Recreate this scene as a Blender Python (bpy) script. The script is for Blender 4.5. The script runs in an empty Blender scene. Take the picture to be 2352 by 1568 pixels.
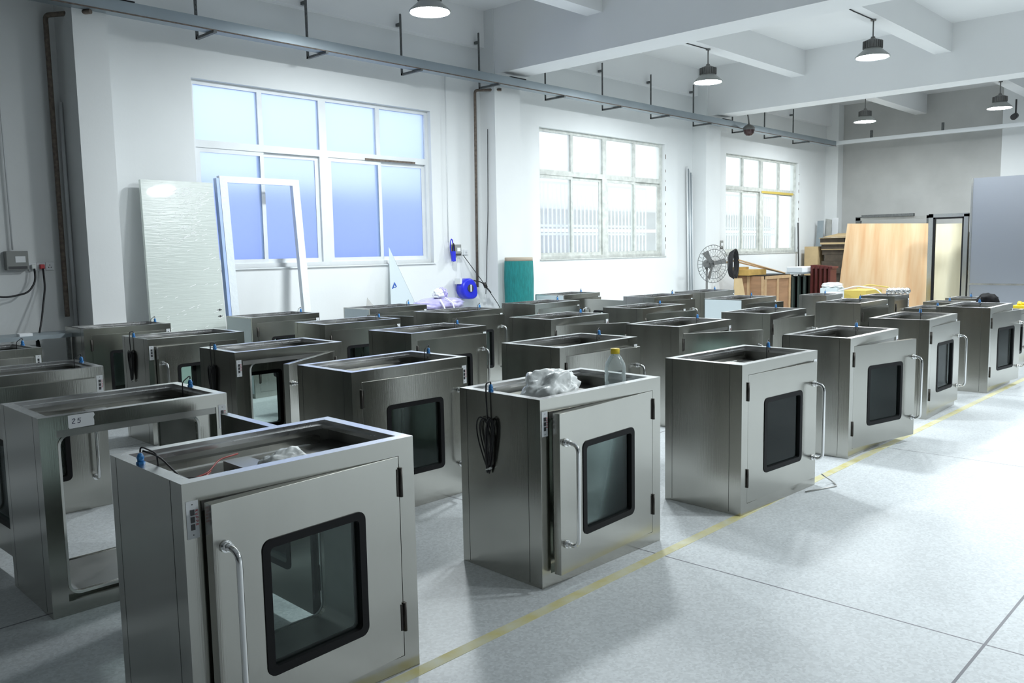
import bpy, bmesh, math, random
from mathutils import Vector, Matrix
random.seed(7)
PI = math.pi
S = bpy.context.scene
COL = S.collection

# ------------------------------------------------------------------ materials
MATS = {}
def new_mat(name):
    m = bpy.data.materials.new(name); m.use_nodes = True
    nt = m.node_tree; nt.nodes.clear()
    out = nt.nodes.new('ShaderNodeOutputMaterial')
    MATS[name] = m
    return m, nt, out
def N(nt, t, **kw):
    n = nt.nodes.new(t)
    for k, v in kw.items():
        if k in n.inputs: n.inputs[k].default_value = v
        else: setattr(n, k, v)
    return n
def principled(name, col, rough=.5, metal=0., noise=0., nscale=8., bump=0., bscale=60., stretch=(1,1,1), rvar=0., coat=0., trans=0., col2=None, ani=0., spec=.5):
    m, nt, out = new_mat(name)
    p = N(nt, 'ShaderNodeBsdfPrincipled')
    p.inputs['Base Color'].default_value = (*col, 1); p.inputs['Roughness'].default_value = rough
    p.inputs['Metallic'].default_value = metal; p.inputs['Coat Weight'].default_value = coat
    p.inputs['Transmission Weight'].default_value = trans
    p.inputs['Anisotropic'].default_value = ani
    p.inputs['Specular IOR Level'].default_value = spec
    nt.links.new(p.outputs[0], out.inputs[0])
    tc = N(nt, 'ShaderNodeTexCoord'); mp = N(nt, 'ShaderNodeMapping'); mp.inputs['Scale'].default_value = stretch
    nt.links.new(tc.outputs['Object'], mp.inputs[0])
    if noise > 0 or col2:
        n = N(nt, 'ShaderNodeTexNoise'); n.inputs['Scale'].default_value = nscale; n.inputs['Detail'].default_value = 6
        nt.links.new(mp.outputs[0], n.inputs['Vector'])
        r = N(nt, 'ShaderNodeMapRange'); r.inputs[1].default_value = .3; r.inputs[2].default_value = .7
        nt.links.new(n.outputs['Fac'], r.inputs[0])
        mx = N(nt, 'ShaderNodeMix', data_type='RGBA')
        c2 = col2 if col2 else tuple(c*(1-noise) for c in col)
        mx.inputs[6].default_value = (*c2, 1); mx.inputs[7].default_value = (*col, 1)
        nt.links.new(r.outputs[0], mx.inputs[0]); nt.links.new(mx.outputs[2], p.inputs['Base Color'])
        if rvar:
            r2 = N(nt, 'ShaderNodeMapRange'); r2.inputs[1].default_value = .3; r2.inputs[2].default_value = .7
            r2.inputs[3].default_value = rough-rvar; r2.inputs[4].default_value = rough+rvar
            nt.links.new(n.outputs['Fac'], r2.inputs[0]); nt.links.new(r2.outputs[0], p.inputs['Roughness'])
    if bump > 0:
        b = N(nt, 'ShaderNodeTexNoise'); b.inputs['Scale'].default_value = bscale; b.inputs['Detail'].default_value = 4
        nt.links.new(mp.outputs[0], b.inputs['Vector'])
        bp = N(nt, 'ShaderNodeBump'); bp.inputs['Strength'].default_value = bump; bp.inputs['Distance'].default_value = .01
        nt.links.new(b.outputs['Fac'], bp.inputs['Height']); nt.links.new(bp.outputs[0], p.inputs['Normal'])
    return m
steel = principled('brushed_steel', (.49,.485,.45), .20, 1., noise=.10, nscale=3., bump=.04, bscale=160, stretch=(1,1,.03), rvar=.04)
steel_in = principled('sheet_steel', (.48,.48,.46), .40, 1., noise=.2, nscale=5., bump=.015, bscale=30, rvar=.06)
steel_rim = principled('folded_steel_rim', (.62,.62,.62), .26, 1., noise=.08, nscale=6., rvar=.05)
chrome = principled('polished_chrome', (.82,.82,.82), .09, 1.)
seam = principled('dark_seam', (.03,.03,.03), .6)  # dark inlay for panel joints, bracket slots and a rod
rubber = principled('black_rubber', (.006,.006,.007), .55, spec=.2)
seal = principled('white_seal', (.75,.77,.75), .5)
hingem = principled('dark_hinge', (.06,.055,.05), .4, .8)
platem = principled('white_plate', (.72,.74,.76), .4)
switchm = principled('dark_switch', (.05,.05,.055), .35)
redm = principled('red_print', (.55,.05,.06), .5)
bluem = principled('blue_plastic', (.03,.20,.50), .3)
cablem = principled('black_cable', (.012,.012,.014), .5)
redcab = principled('red_wire', (.30,.03,.02), .5)
wallm = principled('painted_wall', (.77,.79,.79), .7, noise=.05, nscale=1.2, bump=.08, bscale=25)
ceilm = principled('painted_ceiling', (.80,.81,.81), .75, noise=.04, nscale=.8)
backm = principled('grey_render_wall', (.50,.505,.49), .8, noise=.14, nscale=1.5, bump=.15, bscale=30)
farm = principled('darkened_far_wall', (.18,.19,.19), .8)  # colour set dark so the unseen end of the hall reads as unlit
framew = principled('white_window_frame', (.74,.77,.78), .4, noise=.06, nscale=6)
framed = principled('weathered_window_frame', (.66,.68,.64), .5, noise=.3, nscale=9)
traym = principled('galvanised_tray', (.33,.38,.41), .42, .55, noise=.15, nscale=2)
rustm = principled('rusty_pipe', (.20,.16,.13), .6, .2, noise=.5, nscale=25)
angm = principled('slotted_angle', (.17,.18,.18), .5, .6, noise=.4, nscale=30)
pipew = principled('white_conduit', (.70,.72,.73), .4)
woodp = principled('plywood', (.50,.29,.14), .6, nscale=2.2, stretch=(1,2.5,.25), col2=(.60,.45,.28), bump=.05, bscale=30)
woodp2 = principled('pale_plywood', (.66,.60,.42), .6, nscale=2.5, stretch=(1,2,.3), col2=(.72,.67,.50))
cratem = principled('crate_wood', (.36,.20,.105), .7, noise=.3, nscale=5, stretch=(.3,.3,2))
crateb = principled('crate_batten', (.50,.33,.18), .7, noise=.2, nscale=8)
cardm = principled('cardboard', (.50,.37,.20), .75, noise=.12, nscale=6)
cardd = principled('dark_board', (.085,.065,.045), .75, noise=.4, nscale=10)
maroon = principled('maroon_paint', (.12,.022,.02), .5, noise=.3, nscale=12)
greenm = principled('dark_green_metal', (.035,.055,.05), .5, .3)
yellowc = principled('yellow_carton', (.52,.33,.09), .65, noise=.2, nscale=9)
creamp = principled('cream_door_skin', (.60,.65,.61), .25, coat=.8, bump=.22, bscale=9, stretch=(.6,1,6))
wrapw = principled('wrapped_white_profile', (.74,.79,.82), .25, coat=.6, bump=.4, bscale=18)
wrapb = principled('blue_tinted_film', (.42,.55,.85), .25, coat=.5, bump=.3, bscale=18)
filmm = principled('pale_film', (.55,.62,.64), .45)
tealm = principled('teal_netting', (.012,.24,.235), .8, noise=.35, nscale=40, bump=.5, bscale=120, stretch=(1,1,.2))
coreb = principled('cardboard_core', (.42,.36,.28), .8)
reelb = principled('blue_reel_plastic', (.022,.03,.62), .35)
glintm = principled('film_glint', (.95,.97,.96), .15, coat=.8)
bagm = principled('white_plastic_bag', (.80,.83,.82), .35, coat=.3, bump=.3, bscale=30)
pinkm = principled('violet_plastic_wrap', (.50,.46,.80), .25, noise=.3, nscale=14, coat=.6)
yellcap = principled('yellow_cap', (.75,.55,.02), .4)
paper = principled('white_label', (.78,.80,.82), .6)
ink = principled('ink', (.03,.03,.08), .6)
hoodm = principled('lamp_housing', (.16,.16,.155), .45, .2)
shadem = principled('lamp_shade', (.30,.31,.30), .4, .1)
greyplast = principled('grey_plastic_box', (.25,.26,.25), .5)
hairm = principled('black_hair', (.006,.006,.007), .7, spec=.15)
skinm = principled('skin', (.50,.33,.25), .5)
clothm = principled('dark_cloth', (.025,.028,.04), .85)
markb = principled('blue_mark', (.02,.10,.45), .5)
yline = principled('yellow_floor_paint', (.56,.50,.20), .6, nscale=9, col2=(.62,.62,.48))
outw = principled('outside_render', (.72,.74,.75), .8)
outb = principled('outside_blue_cladding', (.30,.36,.85), .6)
outg = principled('outside_bars', (.80,.82,.82), .6)
outd = principled('outside_grey_wall', (.27,.30,.30), .8, noise=.4, nscale=1.2, stretch=(.3,1,2))
goldw = principled('yellow_strap', (.60,.45,.10), .5)

def clear_mat(name, col, rough, mixfac, tint, glossy=False):
    """thin clear plastic or glass: mostly see-through with a glossy skin"""
    m, nt, out = new_mat(name)
    tr = N(nt, 'ShaderNodeBsdfTransparent'); tr.inputs[0].default_value = (*col, 1)
    gl = N(nt, 'ShaderNodeBsdfPrincipled'); gl.inputs['Base Color'].default_value = (*tint, 1); gl.inputs['Roughness'].default_value = rough
    if glossy:
        gl = N(nt, 'ShaderNodeBsdfAnisotropic'); gl.inputs['Color'].default_value = (*tint, 1); gl.inputs['Roughness'].default_value = rough
    fr = N(nt, 'ShaderNodeFresnel'); fr.inputs[0].default_value = 1.2 if glossy else 1.45
    ad = N(nt, 'ShaderNodeMath', operation='ADD'); ad.inputs[1].default_value = mixfac
    nt.links.new(fr.outputs[0], ad.inputs[0])
    mx = N(nt, 'ShaderNodeMixShader'); nt.links.new(ad.outputs[0], mx.inputs[0])
    nt.links.new(tr.outputs[0], mx.inputs[1]); nt.links.new(gl.outputs[0], mx.inputs[2]); nt.links.new(mx.outputs[0], out.inputs[0])
    return m
glassd = clear_mat('cabinet_glass', (.80,.87,.85), .05, .015, (.75,.80,.80), True)
petm = clear_mat('clear_bottle_plastic', (.93,.96,.96), .12, .17, (.80,.85,.85))
wrapclear = clear_mat('clear_stretch_film', (.95,.97,.96), .12, .30, (.85,.88,.88))

def pane_mat(name, tint, f_tl, ttint):
    m, nt, out = new_mat(name)
    tr = N(nt, 'ShaderNodeBsdfTransparent'); tr.inputs[0].default_value = (*ttint, 1)
    tl = N(nt, 'ShaderNodeBsdfTranslucent'); tl.inputs[0].default_value = (*tint, 1)
    mx = N(nt, 'ShaderNodeMixShader'); mx.inputs[0].default_value = f_tl
    nt.links.new(tr.outputs[0], mx.inputs[1]); nt.links.new(tl.outputs[0], mx.inputs[2]); nt.links.new(mx.outputs[0], out.inputs[0])
    return m
pane_frost = pane_mat('frosted_pane', (.78,.87,1.), .38, (.76,.86,1.))
m, nt, out = new_mat('frosted_film_pane')
rf = N(nt, 'ShaderNodeBsdfRefraction'); rf.inputs['Color'].default_value=(.84,.91,1.,1); rf.inputs['Roughness'].default_value=.42; rf.inputs['IOR'].default_value=1.3
tl = N(nt, 'ShaderNodeBsdfTranslucent'); tl.inputs[0].default_value=(.74,.84,1.,1)
mx = N(nt, 'ShaderNodeMixShader'); mx.inputs[0].default_value=.42
nt.links.new(rf.outputs[0],mx.inputs[1]); nt.links.new(tl.outputs[0],mx.inputs[2]); nt.links.new(mx.outputs[0],out.inputs[0])
pane_frost = m
pane_dusty = pane_mat('dusty_pane', (.92,.94,.92), .26, (.95,.97,.96))

m, nt, out = new_mat('lamp_glow')
e = N(nt, 'ShaderNodeEmission'); e.inputs[0].default_value = (.90,.97,1.,1); e.inputs[1].default_value = 360
nt.links.new(e.outputs[0], out.inputs[0]); glow = m

# floor: pale terrazzo with fine chips and cast joints
m, nt, out = new_mat('terrazzo_floor'); floorm = m
p = N(nt, 'ShaderNodeBsdfPrincipled'); nt.links.new(p.outputs[0], out.inputs[0])
tc = N(nt, 'ShaderNodeTexCoord')
v = N(nt, 'ShaderNodeTexVoronoi'); v.inputs['Scale'].default_value = 85; nt.links.new(tc.outputs['Object'], v.inputs['Vector'])
sp = N(nt, 'ShaderNodeSeparateColor'); nt.links.new(v.outputs['Color'], sp.inputs[0])
r1 = N(nt, 'ShaderNodeMapRange'); r1.inputs[1].default_value = .0; r1.inputs[2].default_value = 1.; r1.inputs[3].default_value = .84; r1.inputs[4].default_value = 1.06
nt.links.new(sp.outputs[0], r1.inputs[0])
n1 = N(nt, 'ShaderNodeTexNoise'); n1.inputs['Scale'].default_value = .9; n1.inputs['Detail'].default_value = 8; nt.links.new(tc.outputs['Object'], n1.inputs['Vector'])
r2 = N(nt, 'ShaderNodeMapRange'); r2.inputs[1].default_value = .3; r2.inputs[2].default_value = .7; r2.inputs[3].default_value = .90; r2.inputs[4].default_value = 1.05
nt.links.new(n1.outputs[0], r2.inputs[0])
mu = N(nt, 'ShaderNodeMath', operation='MULTIPLY'); nt.links.new(r1.outputs[0], mu.inputs[0]); nt.links.new(r2.outputs[0], mu.inputs[1])
sx = N(nt, 'ShaderNodeSeparateXYZ'); nt.links.new(tc.outputs['Object'], sx.inputs[0])
def joint(sock, period, off, hw):
    a = N(nt, 'ShaderNodeMath', operation='ADD'); a.inputs[1].default_value = -off + period/2 + period*20
    nt.links.new(sock, a.inputs[0])
    b = N(nt, 'ShaderNodeMath', operation='MODULO'); b.inputs[1].default_value = period; nt.links.new(a.outputs[0], b.inputs[0])
    c = N(nt, 'ShaderNodeMath', operation='SUBTRACT'); c.inputs[1].default_value = period/2; nt.links.new(b.outputs[0], c.inputs[0])
    d = N(nt, 'ShaderNodeMath', operation='ABSOLUTE'); nt.links.new(c.outputs[0], d.inputs[0])
    e = N(nt, 'ShaderNodeMath', operation='LESS_THAN'); e.inputs[1].default_value = hw; nt.links.new(d.outputs[0], e.inputs[0])
    return e
ja = joint(sx.outputs[0], 3.25, 3.74, .0045); jb = joint(sx.outputs[1], 3.3, .90, .006)
jm = N(nt, 'ShaderNodeMath', operation='MAXIMUM'); nt.links.new(ja.outputs[0], jm.inputs[0]); nt.links.new(jb.outputs[0], jm.inputs[1])
cm = N(nt, 'ShaderNodeMix', data_type='RGBA', blend_type='MULTIPLY'); cm.inputs[0].default_value = 1; cm.inputs[6].default_value = (.60,.63,.645,1)
nt.links.new(mu.outputs[0], cm.inputs[7])
cj = N(nt, 'ShaderNodeMix', data_type='RGBA'); cj.inputs[7].default_value = (.16,.16,.18,1)
nt.links.new(jm.outputs[0], cj.inputs[0]); nt.links.new(cm.outputs[2], cj.inputs[6]); nt.links.new(cj.outputs[2], p.inputs['Base Color'])
r3 = N(nt, 'ShaderNodeMapRange'); r3.inputs[1].default_value = .3; r3.inputs[2].default_value = .7; r3.inputs[3].default_value = .30; r3.inputs[4].default_value = .50
nt.links.new(n1.outputs[0], r3.inputs[0]); nt.links.new(r3.outputs[0], p.inputs['Roughness'])
p.inputs['Specular IOR Level'].default_value = .35

# ------------------------------------------------------------------ mesh helpers
class MB:
    def __init__(s): s.v=[]; s.f=[]; s.m=[]; s.sm=[]; s.mats=[]
    def mi(s, m):
        if m not in s.mats: s.mats.append(m)
        return s.mats.index(m)
    def add(s, vs, fs, m, smooth=False):
        b = len(s.v); s.v += [tuple(v) for v in vs]; k = s.mi(m)
        for f in fs: s.f.append([b+i for i in f]); s.m.append(k); s.sm.append(smooth)
    def box(s, x0,x1,y0,y1,z0,z1, m, M=None, skip=()):
        vs = [Vector(c) for c in ((x0,y0,z0),(x1,y0,z0),(x1,y1,z0),(x0,y1,z0),(x0,y0,z1),(x1,y0,z1),(x1,y1,z1),(x0,y1,z1))]
        if M: vs = [M@v for v in vs]
        F = {'b':(3,2,1,0),'t':(4,5,6,7),'f':(0,1,5,4),'r':(1,2,6,5),'k':(2,3,7,6),'l':(3,0,4,7)}
        s.add(vs, [F[k] for k in F if k not in skip], m); return s
    def cyl(s, p0, p1, r0, m, r1=None, n=16, caps=True, smooth=True):
        p0=Vector(p0); p1=Vector(p1); r1 = r0 if r1 is None else r1
        d=(p1-p0).normalized(); a=d.orthogonal().normalized(); b=d.cross(a)
        vs=[]
        for p,r in ((p0,r0),(p1,r1)):
            for i in range(n): t=2*PI*i/n; vs.append(p+a*math.cos(t)*r+b*math.sin(t)*r)
        s.add(vs, [(i,(i+1)%n,n+(i+1)%n,n+i) for i in range(n)], m, smooth)
        if caps: s.add(vs, [tuple(range(n))[::-1], tuple(range(n,2*n))], m)
        return s
    def tube(s, pts, r, m, n=8, closed=False, caps=True):
        pts=[Vector(p) for p in pts]; k=len(pts); rings=[]; prev=None
        for i,p in enumerate(pts):
            if closed: d=(pts[(i+1)%k]-pts[i-1])
            else: d=(pts[min(i+1,k-1)]-pts[max(i-1,0)])
            d.normalize()
            a = d.orthogonal().normalized() if prev is None else (prev-d*prev.dot(d)).normalized()
            prev=a; b=d.cross(a)
            rr = r[i] if isinstance(r,(list,tuple)) else r
            rings.append([p+a*math.cos(2*PI*j/n)*rr+b*math.sin(2*PI*j/n)*rr for j in range(n)])
        vs=[v for R_ in rings for v in R_]; fs=[]
        for i in range(k if closed else k-1):
            i2=(i+1)%k
            for j in range(n): fs.append((i*n+j,i*n+(j+1)%n,i2*n+(j+1)%n,i2*n+j))
        s.add(vs,fs,m,True)
        if not closed and caps: s.add(vs,[tuple(range(n))[::-1],tuple(range((k-1)*n,k*n))],m)
        return s
    def lathe(s, prof, m, n=28, o=(0,0,0), smooth=True):
        vs=[]; o=Vector(o)
        for r,z in prof:
            for j in range(n): t=2*PI*j/n; vs.append(o+Vector((r*math.cos(t),r*math.sin(t),z)))
        fs=[(i*n+j,i*n+(j+1)%n,(i+1)*n+(j+1)%n,(i+1)*n+j) for i in range(len(prof)-1) for j in range(n)]
        s.add(vs,fs,m,smooth); return s
    def ring(s, la, lb, ya, yb, m, inner=True, outer=True, back=True, m_in=None):
        """frame in the XZ plane between outline la (outer) and lb (inner), from y=ya (facing -y) to y=yb"""
        n=len(la)
        A=[Vector((x,ya,z)) for x,z in la]; B=[Vector((x,ya,z)) for x,z in lb]
        A2=[Vector((x,yb,z)) for x,z in la]; B2=[Vector((x,yb,z)) for x,z in lb]
        q=lambda i,o,p:(o+i,o+(i+1)%n,p+(i+1)%n,p+i)
        vs=A+B+A2+B2
        s.add(vs,[q(i,0,n) for i in range(n)],m)
        if back: s.add(vs,[q(i,3*n,2*n) for i in range(n)],m)
        if outer: s.add(vs,[q(i,2*n,0) for i in range(n)],m)
        if inner: s.add(vs,[q(i,n,3*n) for i in range(n)],m_in or m)
        return s
    def build(s, name, parent=None, loc=(0,0,0), rz=0, bevel=0, fix=True):
        me=bpy.data.meshes.new(name); me.from_pydata([tuple(v) for v in s.v],[],s.f)
        for mt in s.mats: me.materials.append(mt)
        for i,p_ in enumerate(me.polygons): p_.material_index=s.m[i]; p_.use_smooth=s.sm[i]
        if fix:
            bm=bmesh.new(); bm.from_mesh(me); bmesh.ops.remove_doubles(bm,verts=bm.verts,dist=1e-5); bmesh.ops.recalc_face_normals(bm,faces=bm.faces); bm.to_mesh(me); bm.free()
        o=bpy.data.objects.new(name,me); COL.objects.link(o); o.location=loc; o.rotation_euler=(0,0,rz)
        if parent: o.parent=parent
        if bevel:
            b=o.modifiers.new('b','BEVEL'); b.width=bevel; b.segments=2; b.limit_method='ANGLE'; b.angle_limit=.7
        return o
def rr(x0,x1,z0,z1,r,n=6):
    pts=[]
    for cx,cz,a0 in ((x1-r,z1-r,0),(x0+r,z1-r,PI/2),(x0+r,z0+r,PI),(x1-r,z0+r,1.5*PI)):
        for i in range(n+1): a=a0+PI/2*i/n; pts.append((cx+r*math.cos(a),cz+r*math.sin(a)))
    return pts
def empty(name, loc=(0,0,0), rz=0, label=None, cat=None, group=None):
    o=bpy.data.objects.new(name,None); COL.objects.link(o); o.location=loc; o.rotation_euler=(0,0,rz); o.empty_display_size=.1
    if label: tag(o,label,cat,group)
    return o
def tag(o,label,cat,group=None):
    o['label']=label; o['category']=cat
    if group: o['group']=group
    return o
def struct(o): o['kind']='structure'; return o
def arc_path(pts, r, n=5):
    """polyline with rounded corners"""
    out=[Vector(pts[0])]
    for i in range(1,len(pts)-1):
        a,b,c=Vector(pts[i-1]),Vector(pts[i]),Vector(pts[i+1])
        d1=(a-b).normalized(); d2=(c-b).normalized()
        for k in range(n+1):
            t=k/n; out.append((b+d1*r)*(1-t)**2+b*2*t*(1-t)+(b+d2*r)*t*t)
    out.append(Vector(pts[-1])); return out

# ------------------------------------------------------------------ the setting
X0,X1,Y0,YW = -10.0, 23.5, -9.0, 10.0
CZ = 5.45
struct(MB().box(X0,X1,Y0,YW,-.1,0,floorm).build('floor'))
struct(MB().box(X0,X1+.3,Y0,YW+.24,CZ,CZ+.2,ceilm).build('ceiling'))
# window wall with three openings
WINS=[(4.95,8.76),(11.27,15.22),(17.73,21.5)]
WZ0,WZ1=1.49,3.80
mb=MB(); xs=X0
for a,b in WINS:
    mb.box(xs,a,YW,YW+.24,0,CZ,wallm); mb.box(a,b,YW,YW+.24,0,WZ0,wallm); mb.box(a,b,YW,YW+.24,WZ1,CZ,wallm); xs=b
mb.box(xs,X1+.3,YW,YW+.24,0,CZ,wallm)
struct(mb.build('wall_left'))
struct(MB().box(X1,X1+.3,Y0,YW,0,CZ,backm).build('wall_back'))
struct(MB().box(X1-.18,X1,Y0,5.72,0,CZ,wallm).build('wall_end'))
struct(MB().box(X0-.2,X0,Y0,YW+.24,0,CZ,farm).build('wall_front'))
struct(MB().box(X0,X1+.3,Y0-.2,Y0,0,CZ,wallm).build('wall_right'))
COLX=[(3.45,3.80),(9.83,10.42),(16.28,16.88),(23.16,23.5)]
k=1
for a,b in COLX:
    struct(MB().box(a,b,9.66 if a>4 else 9.5,YW,0,CZ,wallm).build('trim_%d'%k)); k+=1
for a,b in [(9.85,10.40),(16.35,16.88),(3.45,3.80)]:
    struct(MB().box(a,b,Y0,9.9,4.45,CZ,ceilm).build('trim_%d'%k)); k+=1
for yy in (7.52,4.86,2.2,-.46,-3.1,-5.8):
    struct(MB().box(X0,X1,yy,yy+.28,4.97,CZ,ceilm).build('trim_%d'%k)); k+=1
struct(MB().box(X0,X1,9.87,10.0,4.88,CZ,ceilm).build('trim_%d'%k)); k+=1

def window(n, a, b, fm, pm, style):
    w=empty('window_%d'%n,(a,10.08,WZ0)); struct(w)
    W=b-a; H=WZ1-WZ0; f=MB(); t=.055
    zt=1.50
    f.box(0,W,0,.07,0,t,fm).box(0,W,0,.07,H-t,H,fm).box(0,t,0,.07,t,H-t,fm).box(W-t,W,0,.07,t,H-t,fm)
    f.box(t,W-t,0,.07,zt,zt+.09,fm)
    q=W/4
    for i in (1,2,3):
        c=q*i; hw=.06 if i==2 else .035
        f.box(c-hw,c+hw,0,.07,zt+.09,H-t,fm)
    f.box(2*q-.07,2*q+.07,0,.07,t,zt,fm)
    o=f.build('window_frame',w)
    if style==1: MB().box(W*.685,W*.93,-.012,.0,zt+.0,zt+.03,rustm).build('rust_strip',w)
    if style==3: MB().box(W*.50,W*.96,-.012,.0,zt-.03,zt+.025,goldw).build('yellow_tape',w)
    ps=[]
    for i in range(4):
        x0=q*i+(t if i==0 else .06 if i==2 else .035); x1=q*(i+1)-(t if i==3 else .06 if i==1 else .035)
        MB().box(x0,x1,.03,.036,zt+.09,H-t,pm).build('pane',w)
    # sliding sashes, two per half, one in front of the other
    for h0,h1,sh in ((t,2*q-.07,0),(2*q+.07,W-t,0)):
        mid=(h0+h1)/2
        for j,(s0,s1,y) in enumerate(((h0,mid+.04,.012),(mid-.04,h1,.042))):
            if style==3 and h0>1: s0+=.0
            sb=MB(); e_=.055
            sb.ring(rr(s0,s1,t,zt,.001,1),rr(s0+e_,s1-e_,t+e_,zt-e_,.001,1),y,y+.024,fm)
            so=sb.build('sash',w)
            MB().box(s0+e_,s1-e_,y+.009,y+.014,t+e_,zt-e_,pm).build('pane',so)
    if style>1:
        rs=random.Random(style); cb=MB()
        for i in range(9):
            z_=.1+i*.24+rs.uniform(-.05,.05); l_=rs.uniform(.02,.10)
            cb.box(W+.0,W+.012+rs.uniform(0,.02),-.083,-.0805,z_,z_+l_,rustm)
        cb.build('chipped_edge',w)
    # sill
    MB().box(-.02,W+.02,-.10,0,-.02,.0,fm).build('window_sill',w)
    return w
window(1,*WINS[0],framew,pane_frost,1)
window(2,*WINS[1],framed,pane_dusty,2)
window(3,*WINS[2],framed,pane_dusty,3)

# outside the windows
o=MB().box(1,11.5,12.3,12.4,-.5,2.75,outb).build('blue_hoarding'); tag(o,'blue cladding seen blurred through the frosted first window','hoarding')
o=MB()
o.box(15,34,17,17.5,-.5,2.9,outd); o.box(15,34,16.95,17.0,2.2,2.3,outg); o.box(15,34,17.2,17.5,2.9,7.5,outw)
o=o.build('neighbour_building'); tag(o,'pale building across the yard behind the second and third windows','building')
for (xa,xb),wn in (((10.6,16.4),'second'),((17.0,22.8),'third')):
    r_=empty('yard_railing',(xa,11.3,0)); tag(r_,'pale vertical bar railing outside the %s window'%wn,'railing')
    L=xb-xa
    bars=MB()
    nb=int(L/.13)
    for i in range(nb+1): bars.box(i*L/nb-.011,i*L/nb+.011,-.011,.011,1.2,3.0,outg)
    bars.build('bars',r_)
    rl=MB()
    for z in (1.95,2.12,2.98): rl.box(0,L,-.02,.02,z,z+.045,outw)
    rl.build('rail',r_)

# ------------------------------------------------------------------ cabinets
# fitted camera numbers
BH=.939
def letter_strokes():
    return {'K':[((0,0),(0,1)),((0,.45),(.6,1)),((.15,.55),(.6,0))],'U':[((0,1),(0,.15)),((0,.15),(.15,0)),((.15,0),(.45,0)),((.45,0),(.6,.15)),((.6,.15),(.6,1))],
     'P':[((0,0),(0,1)),((0,1),(.5,1)),((.5,1),(.6,.85)),((.6,.85),(.6,.6)),((.6,.6),(.5,.48)),((.5,.48),(0,.48))],'E':[((.6,0),(0,0)),((0,0),(0,1)),((0,1),(.6,1)),((0,.5),(.5,.5))],
     '2':[((0,.8),(.15,1)),((.15,1),(.45,1)),((.45,1),(.55,.8)),((.55,.8),(0,.05)),((0,.05),(.6,0))],'5':[((.6,1),(.1,1)),((.1,1),(.05,.6)),((.05,.6),(.45,.6)),((.45,.6),(.55,.3)),((.55,.3),(.4,0)),((.4,0),(0,.05))]}
LS=letter_strokes()
def strokes(mb, txt, org, ux, uz, size, wd, m, adv=.85, nrm=Vector((0,-1,0))):
    org=Vector(org); ux=Vector(ux); uz=Vector(uz)
    for i,ch in enumerate(txt):
        for (a,b),(c,d) in LS[ch]:
            p=org+(ux*(i*adv+a)+uz*b)*size; q=org+(ux*(i*adv+c)+uz*d)*size
            t=(q-p); 
            if t.length<1e-6: continue
            t.normalize(); s_=t.cross(nrm)*wd/2; p-=t*wd*.3; q+=t*wd*.3
            e_=nrm*.0008
            vs=[p-s_,p+s_,q+s_,q-s_,p-s_+e_,p+s_+e_,q+s_+e_,q-s_+e_]
            mb.add(vs,[(0,1,2,3),(7,6,5,4),(0,4,5,1),(1,5,6,2),(2,6,7,3),(3,7,4,0)],m)

def make_door(root, name, L, H, z0, flip, angle, handle=True, back=False, detail=2, film=False):
    """door origin on its hinge edge; leaf runs towards +x (flip=1) or -x (flip=-1); outer skin at y=0 facing -y"""
    T=.042
    sg=flip
    def X(v): return v*sg
    m_=MB()
    wx0,wx1=.185*L/.82,.635*L/.82
    wz0,wz1=.158*H/.8,.628*H/.8
    xa,xb=sorted((X(0),X(L))); wa,wb=sorted((X(wx0),X(wx1)))
    m_.ring(rr(xa,xb,0,H,.002),rr(wa,wb,wz0,wz1,.03),0,T,steel)
    d=m_.build(name,root,bevel=.0015 if detail>1 else 0)
    g=MB()
    g.ring(rr(wa-.004,wb+.004,wz0-.004,wz1+.004,.034),rr(wa+.026,wb-.026,wz0+.026,wz1-.026,.016),-.004,T+.004,rubber)
    g.build('window_gasket',d)
    g=MB(); g.box(wa+.02,wb-.02,.012,.017,wz0+.02,wz1-.02,glassd); g.build('glass_pane',d)
    # handle
    hx=X(L-.042); r=.0105
    if handle:
        zt,zb=(.655*H/.8 if H>.7 else H*.75),(.15*H/.8 if H>.7 else H*.3)
        h_=MB()
        h_.tube(arc_path([(hx,0,zt),(hx,-.078,zt),(hx,-.078,zb),(hx,0,zb)],.045,6),r,chrome,n=12)
        for z in (zt,zb): h_.lathe([(0,0),(.021,0),(.021,.006),(.013,.014),(.0,.014)],chrome,n=16)if False else h_.cyl((hx,0,z),(hx,-.010,z),.020,chrome).cyl((hx,-.010,z),(hx,-.03,z),.0145,chrome)
        h_.build('handle',d)
    # two hinges set beside the hinge edge
    for z in (.70*H/.8-.12*.5,.16*H/.8-.06):
        hm=MB(); hz=.115
        hm.cyl((X(-.006),-.004,z),(X(-.006),-.004,z+hz),.0075,hingem,n=10)
        a_,b_=sorted((X(-.002),X(.012))); hm.box(a_,b_,-.0025,.0,z+.004,z+hz-.004,hingem)
        hm.build('hinge',d)
    return d,T

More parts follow.
